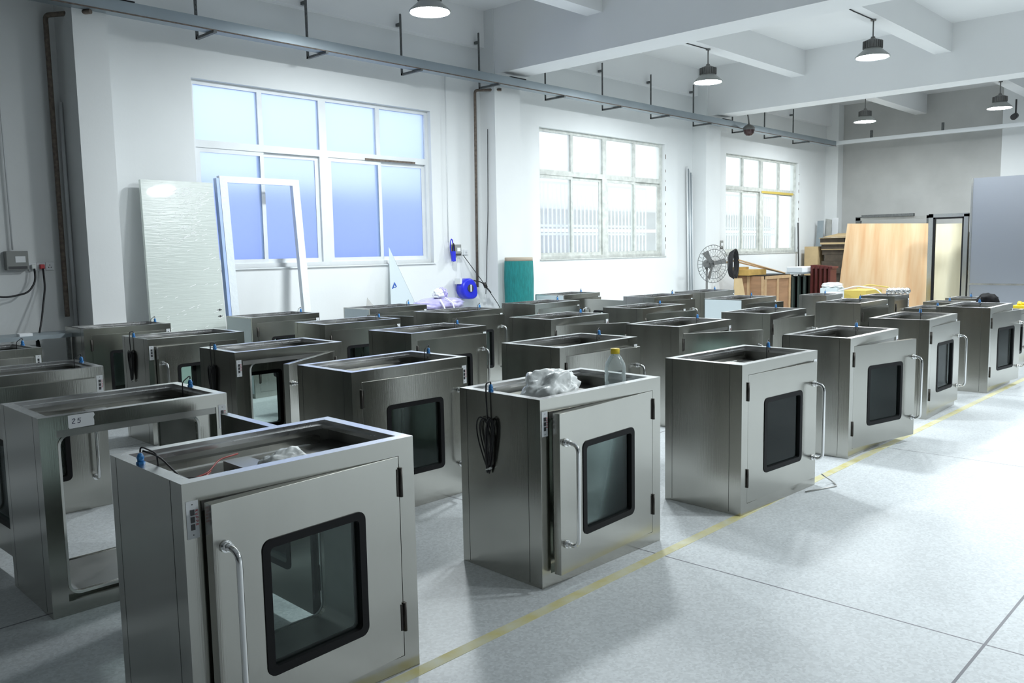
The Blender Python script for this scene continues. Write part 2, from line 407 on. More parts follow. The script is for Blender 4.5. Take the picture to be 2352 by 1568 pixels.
def make_box(key, x, y, rot, w, d, h, kind, af, ab, label, cat='cabinet', group=None, film=None, cable=False, gland=True, detail=2, ph=None):
    """kind 'L': panel and handle on the left, hinge right. 'R': the mirror. af/ab: opening angle of front/back door in degrees (None = door off)"""
    t_=empty('pass_box',(x,y,0),rot,label,cat,group)
    fl = 1 if kind=='R' else -1            # leaf runs to +x from a left hinge
    sc=h/BH
    insH,insF=.072,.062
    # recess (door pocket)
    rx0,rx1 = (insH,w-insF) if kind=='R' else (insF,w-insH)
    rz0,rz1=.066*sc,.872*sc
    ox0,ox1=(rx0+.022,rx1-.082) if kind=='R' else (rx0+.082,rx1-.022)
    oz0,oz1=.085*sc,.838*sc
    D=.045
    b=MB(); e_=.0005
    outer=rr(0,w,.001,h,e_); rec=rr(rx0,rx1,rz0,rz1,e_*2); opn=rr(ox0,ox1,oz0,oz1,.05)
    b.ring(outer,rec,0,D,steel,outer=False,back=False)
    b.ring(rec,opn,D,D+.03,steel,outer=False,back=False)
    # back face is the same turned about
    def mir(l): return [(w-xx,zz) for xx,zz in l]
    # back: recess hinged on same world side as the front one
    b2=MB(); b2.ring(outer,rec,0,D,steel,outer=False,back=False); b2.ring(rec,opn,D,D+.03,steel,outer=False,back=False)
    vs=[Vector((v[0],d-v[1],v[2])) for v in b2.v]
    b.add(vs,[f[::-1] for f in b2.f],steel)
    b.add([(0,0,.001),(0,d,.001),(0,d,h),(0,0,h)],[(0,3,2,1)],steel)
    b.add([(w,0,.001),(w,d,.001),(w,d,h),(w,0,h)],[(0,1,2,3)],steel)
    b.add([(0,0,.012),(w,0,.001),(w,d,.001),(0,d,.012)],[(0,1,2,3)],steel)
    # rim with hole and inner lip
    rw=.048; il=.014
    def rect(i,z): return [Vector((i,i,z)),Vector((w-i,i,z)),Vector((w-i,d-i,z)),Vector((i,d-i,z))]
    q4=[(i,(i+1)%4,4+(i+1)%4,4+i) for i in range(4)]
    b.add(rect(0,h)+rect(rw,h),q4,steel_rim)
    b.add(rect(rw,h)+rect(rw,h-.018),q4,steel_rim)
    b.add(rect(rw,h-.018)+rect(rw+il,h-.018),q4,steel_rim)
    b.add(rect(rw+il,h-.018)+rect(rw+il,h-.034),q4,steel_rim)
    b.add(rect(rw+il,h-.034)+rect(.004,h-.034),q4,steel_in)
    b.add(rect(.004,h-.034)+rect(.004,h-.10*sc+.0),q4,steel_in)
    zf=h-.098*sc
    b.add(rect(.004,zf),[(0,1,2,3)],steel_in)
    # side seams
    for xx in (-.0006,w+.0006):
        for yy in (.085,d-.055):
            b.add([(xx,yy-.0012,.014),(xx,yy+.0012,.014),(xx,yy+.0012,h-.002),(xx,yy-.0012,h-.002)],[(0,1,2,3)],seam)
    b.build('cabinet_body',t_,fix=False)
    # chamber tunnel
    c=MB(); lo=rr(ox0,ox1,oz0,oz1,.05)
    ix=.0; A=[Vector((px,D+.03,pz)) for px,pz in lo]; B=[Vector((px,d-D-.03,pz)) for px,pz in lo]; n=len(lo)
    c.add(A+B,[(i,(i+1)%n,n+(i+1)%n,n+i) for i in range(n)],steel_in,True)
    c.build('chamber',t_,fix=False)
    # seals round both openings
    for yy0,yy1 in ((D-.006,D+.004),(d-D-.004,d-D+.006)):
        s_=MB(); s_.ring(rr(ox0-.009,ox1+.009,oz0-.009,oz1+.009,.058),rr(ox0+.002,ox1-.002,oz0+.002,oz1-.002,.048),yy0,yy1,seal)
        s_.build('door_seal',t_)
    # control panel
    pw,pz0,pz1=.040,.757*sc,.880*sc
    px0=(w-.050) if kind=='R' else .010
    cp=MB(); cp.box(px0,px0+pw,-.0022,-.0002,pz0,pz1,platem)
    for zz in (pz0+.012,pz1-.012): cp.cyl((px0+pw/2,-.0022,zz),(px0+pw/2,-.003,zz),.0022,switchm,n=8)
    cpo=cp.build('control_panel',t_)
    for i in range(3):
        zc=(pz0+pz1)/2+(.024*(1-i))
        sx_=px0+pw*.48
        MB().box(sx_-.0065,sx_+.0065,-.005,-.0022,zc-.009,zc+.009,switchm).build('switch',cpo)
    if detail>1:
        le=MB(); strokes(le,'KUPPE',(px0+pw*.74,-.0023,(pz0+pz1)/2+.030),(0,0,-1),(1,0,0),.0078,.0014,redm,adv=1.45)
        le.build('lettering',cpo,fix=False)
    # blue cable gland on the side rim by the panel
    if gland:
        gx=w-.024 if kind=='R' else .024; gy=d*.63
        g=MB()
        g.cyl((gx,gy,h),(gx,gy,h+.007),.015,bluem,n=6,smooth=False).cyl((gx,gy,h+.007),(gx,gy,h+.017),.011,bluem,n=12).cyl((gx,gy,h+.017),(gx,gy,h+.025),.0125,bluem,n=6,smooth=False).lathe([(.011,h+.025),(.009,h+.033),(.005,h+.037),(0,h+.037)],bluem,n=12,o=(gx,gy,0))
        g.build('cable_gland',t_)
        c_=MB()
        if cable:
            pts=[(gx,gy,h+.034),(gx-.002,gy,h+.052),(-.012,gy-.004,h+.045),(-.016,gy-.006,h-.02),(-.014,gy-.01,h-.10),(-.014,gy-.012,h-.15)]
            c_.tube(arc_path(pts,.01,3),.0042,cablem,n=8)
            # hanging hank of looped flex
            cx=gy-.015
            rs=random.Random(hash(key)%99 if False else len(key)*7+int(x*10))
            for j in range(7):
                yo=rs.uniform(-.012,.012); wob=rs.uniform(.012,.03); top=h-.13+rs.uniform(-.01,.01); bot=h-.40+rs.uniform(-.02,.04)
                lp=[]
                for k2 in range(20):
                    a=2*PI*k2/20
                    zz=(top+bot)/2+(top-bot)/2*math.cos(a)
                    fan_=(.4+.9*abs(math.cos(a/2))**2)*(1.9 if j<2 else 1)
                    lp.append((-.012-.006*(j%3),cx+yo+(zz-(h-.2))*.12*(1 if j>1 else -1.0)*0+wob*math.sin(a)*fan_+(.022 if j<2 else -.012)*(1+math.cos(a)),zz))
                c_.tube(lp,.0038,cablem,n=6,closed=True)
            c_.cyl((-.016,cx-.02,h-.385),(-.016,cx+.018,h-.40),.006,seal,n=8)
            c_.build('power_cord',t_)
        else:
            c_.tube(arc_path([(gx,gy,h+.04),(gx,gy-.005,h+.062),(gx+(-.05 if kind=='R' else .05),gy-.015,h+.03),(gx+(-.055 if kind=='R' else .055),gy-.02,h-.09*sc)],.014,4),.003,cablem,n=6)
            c_.build('power_cord',t_)
    # equipment in the open top
    if detail>0:
        it=MB(); xx=w*.36
        it.box(xx,xx+.10,d*.30,d*.66,zf,zf+.045,steel_in)
        it.build('fan_housing',t_)
        it=MB(); it.box(w*.10,w*.34,d*.15,d*.45,zf,zf+.006,platem); it.build('filter_cover',t_)
    # doors
    L=rx1-rx0-.004; Hd=rz1-rz0-.004
    if af is not None:
        dr,T=make_door(t_,'front_door',L,Hd,rz0,fl,af,detail=detail)
        dr.location=((rx0+.002) if kind=='R' else (rx1-.002),0,rz0+.002)
        dr.rotation_euler=(0,0,-math.radians(af)*fl)
        if af>0:
            dr.location.y=-.0
    if ab is not None:
        dr,T=make_door(t_,'back_door',L,Hd,rz0,-fl,ab,detail=min(detail,1))
        # turned half round: hinge on the same side in the world
        dr.location=((rx0+.002) if kind=='R' else (rx1-.002),d,rz0+.002)
        dr.rotation_euler=(0,0,PI+math.radians(ab)*fl)
    if film:
        f_=MB(); f_.box(-.0022,-.0009,.02,d-.02,.05,h-.012,filmm); f_.build('protective_film',t_)
    if ph: ph(t_,w,d,h,zf)
    return t_

def tape25(t_,w,d,h,zf):
    m_=MB()
    pts=[(.124,.935),(.236,.936),(.241,.925),(.234,.912),(.237,.900),(.236,.876),(.128,.873),(.1235,.88)]
    n=len(pts)
    m_.add([(a,-.0004,b) for a,b in pts]+[(a,-.0016,b) for a,b in pts],[tuple(range(n,2*n))]+[(i,(i+1)%n,n+(i+1)%n,n+i) for i in range(n)],paper)
    lab=m_.build('paper_label',t_)
    q=MB(); strokes(q,'25',(.140,-.0018,.896),(1,0,0),(.12,0,1),.021,.0026,ink,adv=1.15); q.build('handwriting',lab,fix=False)
def wires(t_,w,d,h,zf):
    for pts,m_,nm in (([(.075,.37,h-.03),(.14,.30,h-.075),(.24,.33,h-.07),(.33,.42,h-.05),(.42,.45,h-.05)],redcab,'red_wire'),([(.03,.37,h+.045),(.08,.36,h+.02),(.13,.30,h-.06),(.27,.28,h-.08),(.40,.35,h-.06)],cablem,'black_wire'),([(.10,.20,h-.085),(.18,.27,h-.085),(.26,.35,h-.07)],redcab,'red_wire')):
        MB().tube(arc_path(pts,.03,5),.0035,m_,n=6).build(nm,t_)

G='stainless pass-through cabinets in rows'
BX=[ # key,x,y,rot,w,d,kind,front,back,opts,label
('f1',1.151,2.543,-1.3,.923,.597,'L',4.2,90,dict(ph=wires),'largest stainless steel cabinet nearest the camera, bag and wires in its open top'),
('f2',2.965,2.65,-2.2,.967,.586,'L',4.5,0,dict(cable=True),'steel cabinet with a yellow-capped bottle and white bag in its open top'),
('f3',4.609,2.478,-2.4,.968,.563,'R',2.0,0,dict(),'steel cabinet by the yellow line, just right of the bottle cabinet'),
('f4',6.419,2.547,-.7,.98,.55,'R',12,0,dict(),'fourth steel cabinet along the yellow line, door standing ajar'),
('f5',8.342,2.582,2.0,.958,.55,'R',3,0,dict(),'fifth steel cabinet along the yellow line, door nearly shut'),
('f6',10.218,2.545,.4,.967,.553,'R',7,0,dict(),'sixth steel cabinet along the yellow line, near the right photo edge'),
('r2a',1.227,4.112,-1.3,.897,.596,'R',None,92,dict(ph=tape25),'steel cabinet lacking its front door, with paper label 25 and see-through opening'),
('r2b',2.969,4.17,.1,.958,.589,'R',2,0,dict(),'steel cabinet directly behind the nearest one, black-framed door window'),
('r2c',4.664,3.967,-.1,.974,.594,'R',5,0,dict(),'steel cabinet directly behind the yellow-capped bottle'),
('r2d',6.553,4.153,.8,.968,.582,'R',31,0,dict(),'second-row steel cabinet with its front door swung wide to the right'),
('r2e',8.329,4.161,2.0,.952,.567,'R',9,0,dict(),'second-row steel cabinet behind the ajar-door one by the yellow line'),
('r2f',10.339,3.994,1.0,.956,.557,'R',2,0,dict(),'second-row steel cabinet with plain broad side left of the fifth front one'),
('r3a',1.189,5.829,-2,.96,.564,'R',3,0,dict(),'steel cabinet at the left photo edge directly behind the label 25 one'),
('r3b',3.062,5.747,-1.7,.933,.585,'L',33,0,dict(cable=True),'steel cabinet with swung-open door folding over its neighbour, cord on its side'),
('r3c',4.756,5.763,1.0,.954,.605,'R',4,0,dict(),'third-row steel cabinet with chrome handle left of the bottle cabinet rear'),
('r3d',6.545,5.679,-.2,.972,.602,'R',30,0,dict(),'third-row steel cabinet with front door open, below the teal roll'),
('r3e',8.301,5.765,.8,.967,.583,'R',14,0,dict(),'third-row steel cabinet with half-open door in the middle of the rows'),
('r3f',10.41,5.60,0,.98,.60,'R',10,0,dict(film=True),'third-row steel cabinet with pale film on its side, below the wooden crate'),
('r4a',1.334,7.436,1,.96,.584,'R',3,0,dict(),'low-seen steel cabinet at the left photo edge below the grey switch box'),
('r4b',3.097,7.329,-1.5,.904,.579,'L',4,0,dict(cable=True),'fourth-row steel cabinet with cord hank on its side, by the wrapped door panel'),
('r4c',4.858,7.246,-.9,.968,.571,'R',2,0,dict(),'fourth-row steel cabinet in front of the white door frame right leg'),
('r4d',6.608,7.325,2,.955,.602,'R',6,100,dict(),'fourth-row steel cabinet below the blue hose reel, back door open'),
('r4e',8.309,7.488,1.5,.968,.60,'R',3,0,dict(),'fourth-row steel cabinet just in front of the teal roll'),
('r4f',10.348,6.98,-2.5,.98,.575,'R',6,90,dict(),'fourth-row steel cabinet right of the teal roll, back door open behind it'),
('r5a',1.36,8.95,0,.90,.57,'R',2,0,dict(),'steel cabinet by the wall bench, only its top corner in view at left'),
('r5b',3.161,8.983,-2.0,.884,.569,'R',2,0,dict(),'back-row steel cabinet in front of the white corner pillar at left'),
('r5c',4.934,8.82,.8,.917,.578,'R',2,0,dict(film=True),'back-row steel cabinet standing against the wrapped white door frame'),
('r5d',6.591,8.802,-.4,.96,.578,'R',2,0,dict(film=True),'back-row steel cabinet below the first window, by the leaning triangle sheet'),
('r5e',10.235,8.60,1.6,.958,.597,'R',5,0,dict(film=True),'back-row steel cabinet just right of the teal roll'),
('r5f',11.836,7.027,.4,.949,.561,'R',2,0,dict(),'steel cabinet standing in front of the pedestal fan'),
]
for (key,x,y,rot,w,d,kind,af,ab,kw,lab) in BX:
    far = x>7.5 or y>7
    make_box(key,x,y,math.radians(rot),w,d,BH,kind,af,ab,lab,group=G,detail=1 if far else 2,**kw)
# smaller ones further on
SM=[('q1',12.75,5.45,0,.62,.44,.88,'R',2,dict(),'small plain steel box between the wooden crate and the white wrapped bundle'),
('q2',12.3,4.28,1,.62,.48,.92,'R',0,dict(),'small steel box in front of the big plywood board'),
('r2g',11.46,3.29,0,.68,.58,.82,'R',0,dict(),'lower steel box showing between the fifth and sixth front cabinets'),
('r2h',12.8,3.48,0,.50,.58,.82,'R',0,dict(),'low steel box behind the crouching person, nearer of the two'),
('q3',13.86,3.5,0,.56,.58,.82,'R',0,dict(),'farthest low steel box beyond the crouching person'),
('f7',10.98,2.57,0,.0,.0,.0,'R',0,dict(),'')]
for key,x,y,rot,w,d,h,kind,af,kw,lab in SM:
    if key=='f7': continue
    make_box(key,x,y,math.radians(rot),w,d,h,kind,af,0,lab,group='smaller steel boxes beyond the rows',detail=1,**kw)
make_box('f7',12.15,2.80,0,.80,.46,.755,'R',2,0,'small steel box cut by the right photo edge behind the sixth front cabinet',group='smaller steel boxes beyond the rows',detail=1,gland=False)
make_box('f8',13.25,2.74,0,.70,.50,.72,'R',2,0,'far steel box at the right photo edge carrying the yellow tool',group='smaller steel boxes beyond the rows',detail=1,gland=False)

# floor marking
o=MB().box(-3.5,22,2.455,2.515,.0,.0015,yline).build('floor_marking'); tag(o,'worn yellow painted line along the front row of cabinets','floor marking')

# ------------------------------------------------------------------ lamps
def lamp(x,y,label,on=True):
    z0=4.42
    r_=empty('pendant_lamp',(x,y,z0),0,label,'lamp','high bay lamps')
    s_=MB(); s_.lathe([(.235,0),(.245,.004),(.24,.02),(.15,.10),(.12,.13),(.115,.13),(.145,.095),(.225,.012)],shadem,n=40); s_.build('lamp_shade',r_)
    h_=MB(); h_.lathe([(.0,.30),(.03,.30),(.035,.275),(.10,.25),(.125,.225),(.13,.14),(.115,.12),(0,.12)],hoodm,n=32)
    for i in range(24):
        a=2*PI*i/24; M=Matrix.Rotation(a,4,'Z'); h_.box(.11,.142,-.003,.003,.13,.235,hoodm,M)
    h_.build('lamp_housing',r_)
    MB().lathe([(0,.003),(.12,.002),(.222,.010)],glow,n=40).build('diffuser',r_)
    d_=MB(); d_.cyl((0,0,.29),(0,0,.55),.011,hoodm,n=8).cyl((0,0,.53),(0,0,.55),.04,hoodm,n=12); d_.build('hanging_rod',r_)
    return r_
names={(6.75,7.66):'high bay lamp cut by the top photo edge, nearest to the window wall',(12.95,7.66):'high bay lamp hung before the second beam, nearer the windows',(13.15,5.0):'high bay lamp highest at the right, between the two beams',(19.8,7.66):'far high bay lamp seen below the second beam, left one',(20.1,5.0):'far high bay lamp seen below the second beam, rightmost'}
for x,y in ((6.75,7.66),(12.95,7.66),(13.15,5.0),(19.8,7.66),(20.1,5.0),(6.8,4.95),(13.1,2.34),(6.8,-.32),(13.1,-.32),(6.8,-2.96)):  # last four are unseen lamps added as fill for cabinet fronts and aisle
    lamp(x,y,names[(x,y)] if (x,y) in names else 'high bay lamp outside the photo at %s'%({6.8:'the near bay',13.1:'the middle bay',19.9:'the far bay'}[x]+{4.95:', over the cabinets',2.34:', fill added over the yellow line',-.32:', fill added over the aisle',-2.96:', fill added far right'}[y]))
for x,y,l in ((12.95,7.66,'thin cable running along the beam to the lamp nearer the windows'),(13.15,5.0,'thin cable running along the beam to the highest right lamp')):
    o=MB().tube([(x,y,4.962),(x-.7,y+.02,4.962),(x-1.4,y+.0,4.962)],.008,cablem,n=6).build('lamp_cable'); tag(o,l,'cable')

# ------------------------------------------------------------------ cable tray and hangers
def traymesh(x0,x1,y0,y1,z0,z1):
    t=MB(); t.box(x0,x1,y0,y1,z0,z1,traym); return t
o=empty('cable_tray',(0,0,0),0,'long grey metal cable tray along the window wall','cable tray')
b=MB(); b.box(-1,22.3,9.36,9.53,4.232,4.36,traym); b.box(-1,22.3,9.352,9.36,4.225,4.24,rustm); b.build('tray',o)
for xx in (3.7,9.9,16.45): b=MB(); b.box(xx,xx+.35,9.35,9.55,4.361,4.372,rubber); b.build('dark_gap_strip',o)  # black strips paint the shaded gap between tray and beam soffits
xs=[4.95,6.47,8.05,9.62,11.2,12.8,14.37,15.95,17.6,19.13,20.65]
pos=['at the top left by the first lamp pillar','above the first window, left','above the first window, right','beside the second pillar','left of the second window','above the second window, left','above the second window, middle','above the second window, right','above the third window, left','above the third window, middle','above the third window, right']
for xx,pl in zip(xs,pos):
    r_=empty('tray_bracket',(xx,9.78,4.2),0,'slotted angle bracket holding the tray, '+pl,'bracket','brackets under the long tray')
    top=.86
    b=MB(); b.box(-.02,.02,0,.004,0,top,angm); b.box(-.02,-.016,-.03,0,0,top,angm)
    for i in range(14): b.box(-.006,.006,-.001,.0,.04+i*.058,.065+i*.058,seam)
    b.build('upright',r_)
    b=MB(); b.box(-.02,.02,-.44,-.001,0,.029,angm); b.build('arm',r_)
    b=MB(); b.box(-.02,.02,.0045,.0895,.70,.74,angm); b.build('wall_spacer',r_)
o=MB().box(22.3,22.42,4.0,9.53,4.27,4.36,pipew).build('cable_tray'); tag(o,'white cable tray crossing in front of the grey back wall','cable tray')
for yy,l in ((8.45,'left'),(6.75,'right')):
    o=MB().box(22.33,22.39,yy,yy+.05,4.36,4.55,angm).build('tray_bracket'); tag(o,'short dark bracket on the white back tray, %s one'%l,'bracket')

# pipes on the wall
def pipe(name,pts,r,m_,label,cat='pipe',bend=.05):
    o=MB().tube(arc_path(pts,bend,5),r,m_,n=10).build(name); return tag(o,label,cat)
pipe('rusty_pipe',[(3.62,9.44,4.21),(3.33,9.90,4.21),(3.33,9.90,1.1),(3.33,9.90,1.02)],.026,rustm,'rusty brown pipe running down by the left pillar')
pipe('conduit',[(3.425,9.93,3.33),(3.425,9.93,.9)],.02,pipew,'thin pipe between the rusty pipe and the left pillar')
pipe('rusty_pipe',[(9.95,9.62,4.21),(9.66,9.93,4.21),(9.62,9.93,1.07)],.022,rustm,'rusty yellow-brown pipe running down left of the second pillar')
pipe('conduit',[(9.05,9.96,4.42),(9.03,9.96,1.8)],.007,pipew,'thin white conduit down to the small switch box',bend=.02)
pipe('loose_cable',[(9.80,9.80,3.6),(9.79,9.82,2.3),(9.76,9.88,.95)],.006,cablem,'thin dark cable hanging down the second pillar',cat='cable')
pipe('conduit',[(17.32,9.96,4.4),(17.36,9.96,1.75)],.010,rustm,'thin conduit down to the switch box left of the third window',bend=.02)
pipe('conduit',[(2.84,9.96,5.3),(2.86,9.96,1.75)],.009,pipew,'thin conduit down to the grey switch box at the left photo edge',bend=.02)
for i in range(5):
    o=MB().cyl((16.06+.045*i,9.93,0),(15.98+.05*i,9.95,3.38-.04*i),.019,[pipew,traym,pipew,traym,pipew][i],n=8).build('steel_pole')
    tag(o,'thin steel pole in the bundle leaning beside the third pillar','pole','poles leaning in the corner')

# switch boxes and sockets
def switchbox(x,z,w,h,label,m_=greyplast):
    r_=empty('switch_box',(x,10,z),0,label,'switch box')
    MB().box(-w/2,w/2,-.09,0,0,h,m_).build('box_body',r_,bevel=.006)
    MB().box(-w*.10,w*.36,-.093,-.09,h*.4,h*.72,paper).build('warning_sticker',r_)
    MB().box(-w*.42,w*.42,-.096,-.09,h*.06,h*.20,switchm).build('breaker_window',r_)
    return r_
switchbox(2.885,1.54,.21,.20,'grey metal switch box with sticker at the left photo edge')
switchbox(9.19,1.585,.15,.18,'small grey switch box on the wall right of the first window')
switchbox(17.40,1.60,.17,.20,'switch box on the wall left of the third window')
def socket(x,z,label,m_=platem,g='sockets by the left switch box'):
    r_=empty('socket',(x,10,z),0,label,'socket',g)
    MB().box(-.041,.041,-.022,0,0,.086,m_).build('face_plate',r_,bevel=.003)
    b=MB()
    for xx,zz in ((-.012,.03),(.012,.03),(0,.055)): b.box(xx-.004,xx+.004,-.0235,-.022,zz-.006,zz+.006,switchm)
    b.build('socket_holes',r_)
    return r_
socket(3.045,1.53,'wall socket with a white plug, next to the left switch box')
socket(3.130,1.53,'middle wall socket holding the red plug')
socket(3.215,1.53,'empty wall socket at the right of the three by the rusty pipe')
socket(9.32,1.60,'wall socket beside the small grey switch box, with a cable plugged in',g='pale sockets by the small box')
socket(9.43,1.60,'blank socket plate right of the plugged one',g='pale sockets by the small box')
def plug(x,z,m_,label,cat='plug'):
    o=MB().box(x-.022,x+.022,9.93,9.975,z,z+.05,m_).build('plug',bevel=.006); tag(o,label,cat)
plug(3.045,1.545,seal,'white plug in the first socket'); plug(3.130,1.545,redm,'red plug in the middle socket')
pipe('power_cable',[(3.045,9.93,1.55),(3.04,9.90,1.42),(2.95,9.86,1.30),(2.75,9.86,1.26),(2.45,9.88,1.30)],.010,cablem,'black cable looping left from the white plug',cat='cable',bend=.06)
pipe('power_cable',[(3.130,9.93,1.55),(3.12,9.88,1.35),(3.02,9.75,1.0),(2.95,9.68,.80)],.010,cablem,'dark cable hanging straight down from the red plug',cat='cable',bend=.05)
o=MB().cyl((2.95,9.68,.66),(2.94,9.66,.80),.028,cablem,r1=.018,n=10).build('cable_socket'); tag(o,'black connector at the end of the hanging cable','connector')
o=MB().tube([(9.075+.03*math.sin(a),9.93,1.72+.13*math.cos(a)-.0) for a in [2*PI*i/20 for i in range(20)]],.009,reelb,n=6,closed=True)
o.tube([(9.085+.025*math.sin(a),9.90,1.64+.14*math.cos(a)) for a in [2*PI*i/20 for i in range(20)]],.010,cablem,n=6,closed=True)
o.box(9.05,9.11,9.88,9.92,1.50,1.66,reelb)
o=o.build('coiled_cord'); tag(o,'dark blue cord coiled over the small switch box','cord')

# blue hose reel
r_=empty('hose_reel',(9.29,9.9,1.06),0,'blue plastic hose reel mounted on the wall under the first window','hose reel')
b=MB(); n=40; pr=[]
for i in range(n):
    a=2*PI*i/n; rad=.165
    x_=rad*math.cos(a); z_=rad*math.sin(a)
    if math.cos(a)>0 and math.sin(a)<0: k_=(math.cos(a)*-math.sin(a))*2; x_*=1+.32*k_**2; z_*=1+.18*k_**2
    pr.append((x_,z_))
def slab(b,pr,y0,y1,m_,inset=.0):
    n=len(pr); A=[Vector((x,y0,z)) for x,z in pr]; B=[Vector((x,y1,z)) for x,z in pr]; Cc=[Vector((x*.86,y0-.03,z*.86)) for x,z in pr]
    b.add(A+B,[(i,(i+1)%n,n+(i+1)%n,n+i) for i in range(n)],m_,True); b.add(B,[tuple(range(n))],m_)
    b.add(A+Cc,[(i,(i+1)%n,n+(i+1)%n,n+i) for i in range(n)],m_,True); b.add(Cc,[tuple(range(n))[::-1]],m_)
slab(b,pr,-.12,0,reelb); b.build('reel_case',r_)
b=MB(); b.cyl((0,-.148,.01),(0,-.160,.01),.062,switchm,n=24); b.build('hub_cap',r_)
b=MB(); b.box(-.012,.012,-.172,-.160,-.045,.065,pipew); b.build('hub_grip',r_)
b=MB(); b.box(-.15,.03,.0,.03,.14,.175,pipew); b.box(-.17,-.13,-.10,.03,.08,.17,pipew); b.build('mounting_bracket',r_)
pipe('hose',[(9.40,9.80,1.19),(9.52,9.75,1.16),(9.58,9.72,1.12)],.010,cablem,'short hose from the blue reel to its valve',cat='hose',bend=.03)
o=MB().cyl((9.575,9.72,1.14),(9.61,9.72,1.07),.03,hingem,n=10).cyl((9.60,9.72,1.09),(9.66,9.66,.98),.012,hingem,n=8).build('hose_valve'); tag(o,'dark valve at the end of the reel hose by the rusty pipe','valve')
pipe('power_cable',[(9.33,9.95,1.60),(9.60,9.72,1.10),(9.66,9.5,.80),(9.72,9.3,.40)],.006,cablem,'thin cable slanting down from the small socket past the reel',cat='cable',bend=.05)

# teal roll
r_=empty('netting_roll',(10.03,9.38,0),0,'tall roll wrapped in teal green film standing at the second pillar','roll')
b=MB(); b.lathe([(.235,0),(.24,.3),(.235,.8),(.242,1.2),(.232,1.48),(.23,1.485)],tealm,n=28); b.build('roll_wrap',r_)
b=MB(); b.lathe([(0,1.54),(.21,1.545),(.228,1.54),(.228,1.475),(.2,1.475)],coreb,n=28); b.build('roll_core',r_)

# wrapped door leaf and door frame against the wall
def lean(name,bl,br,tl,tr,thick,m_,label,cat,grp=None):
    bl,br,tl,tr=map(Vector,(bl,br,tl,tr)); nrm=(br-bl).cross(tl-bl).normalized()*thick
    b=MB(); vs=[bl,br,tr,tl,bl+nrm*-1,br-nrm,tr-nrm,tl-nrm]
    b.add(vs,[(0,1,2,3),(7,6,5,4),(0,4,5,1),(1,5,6,2),(2,6,7,3),(3,7,4,0)],m_)
    o=b.build(name); 
    if label: tag(o,label,cat,grp)
    return o
r_=empty('door_panel',(4.0,9.50,0),0,'tall cream door leaf in shiny plastic wrap leaning on the wall','door panel')
def Lp(u,v,q=0): # u across 0..1, v up 0..1
    a=Vector((.06,0,0)).lerp(Vector((.98,0,0)),u); t=Vector((.14,.40,2.54)); return a+t*v+Vector((0,-q,0))+Vector((-.04*u*v,0,0))
b=MB(); th=.05
vs=[Lp(0,0),Lp(1,0),Lp(1,1),Lp(0,1),Lp(0,0,th),Lp(1,0,th),Lp(1,1,th),Lp(0,1,th)]
b.add(vs,[(0,1,2,3),(7,6,5,4),(0,4,5,1),(1,5,6,2),(2,6,7,3),(3,7,4,0)],creamp); b.build('leaf',r_)
b=MB()
for v_ in (.395,.365):
    p_=Lp(.93,v_,th+.002); b.cyl(p_,p_+Vector((0,-.004,0)),.012,switchm,n=10)
    for dx in (-.022,.022): b.cyl(p_+Vector((dx,0,0)),p_+Vector((dx,-.004,0)),.005,switchm,n=8)
b.build('lock_holes',r_)
b=MB(); rs=random.Random(4)
for i in range(130):
    u=rs.uniform(.05,.95); v_=rs.uniform(.30,.99); l_=rs.uniform(.02,.09)
    if rs.random()<.45: u=.45+.35*rs.random(); v_=.72+.25*rs.random()
    p0=Lp(u,v_,th+.003); p1=Lp(min(u+l_,.98),v_+l_*.12,th+.003)
    b.add([p0,p1,p1+Vector((0,.0005,.009)),p0+Vector((0,.0005,.006))],[(0,3,2,1)],glintm)
b.build('crease_glints',r_,fix=False)  # flat near-white slivers paint the bright glints along the wrap's creases
r_=empty('door_frame',(5.06,9.50,0),0,'white wrapped door frame leaning on the wall before the first window','door frame')
def Fp(x,z,y=0):
    v_=z/2.62; return Vector((x+.10*v_,.40*v_+y,z))
def bar(b,x0,x1,z0,z1,m_,y0=-.07,y1=0):
    vs=[Fp(x0,z0,y0),Fp(x1,z0,y0),Fp(x1,z1,y0),Fp(x0,z1,y0),Fp(x0,z0,y1),Fp(x1,z0,y1),Fp(x1,z1,y1),Fp(x0,z1,y1)]
    b.add(vs,[(0,1,2,3),(7,6,5,4),(0,4,5,1),(1,5,6,2),(2,6,7,3),(3,7,4,0)],m_)
b=MB(); bar(b,0,.10,0,2.55,wrapw); b.build('jamb',r_)
b=MB(); bar(b,1.02,1.12,0,2.55,wrapw); b.build('jamb',r_)
b=MB(); bar(b,0,1.12,2.55,2.63,wrapw); b.build('lintel',r_)
b=MB(); bar(b,-.04,0,0,2.60,wrapb,-.065,.01); b.build('blue_film',r_)
b=MB(); bar(b,.12,.16,0,.02,wrapw); b.build('frame_foot',r_)

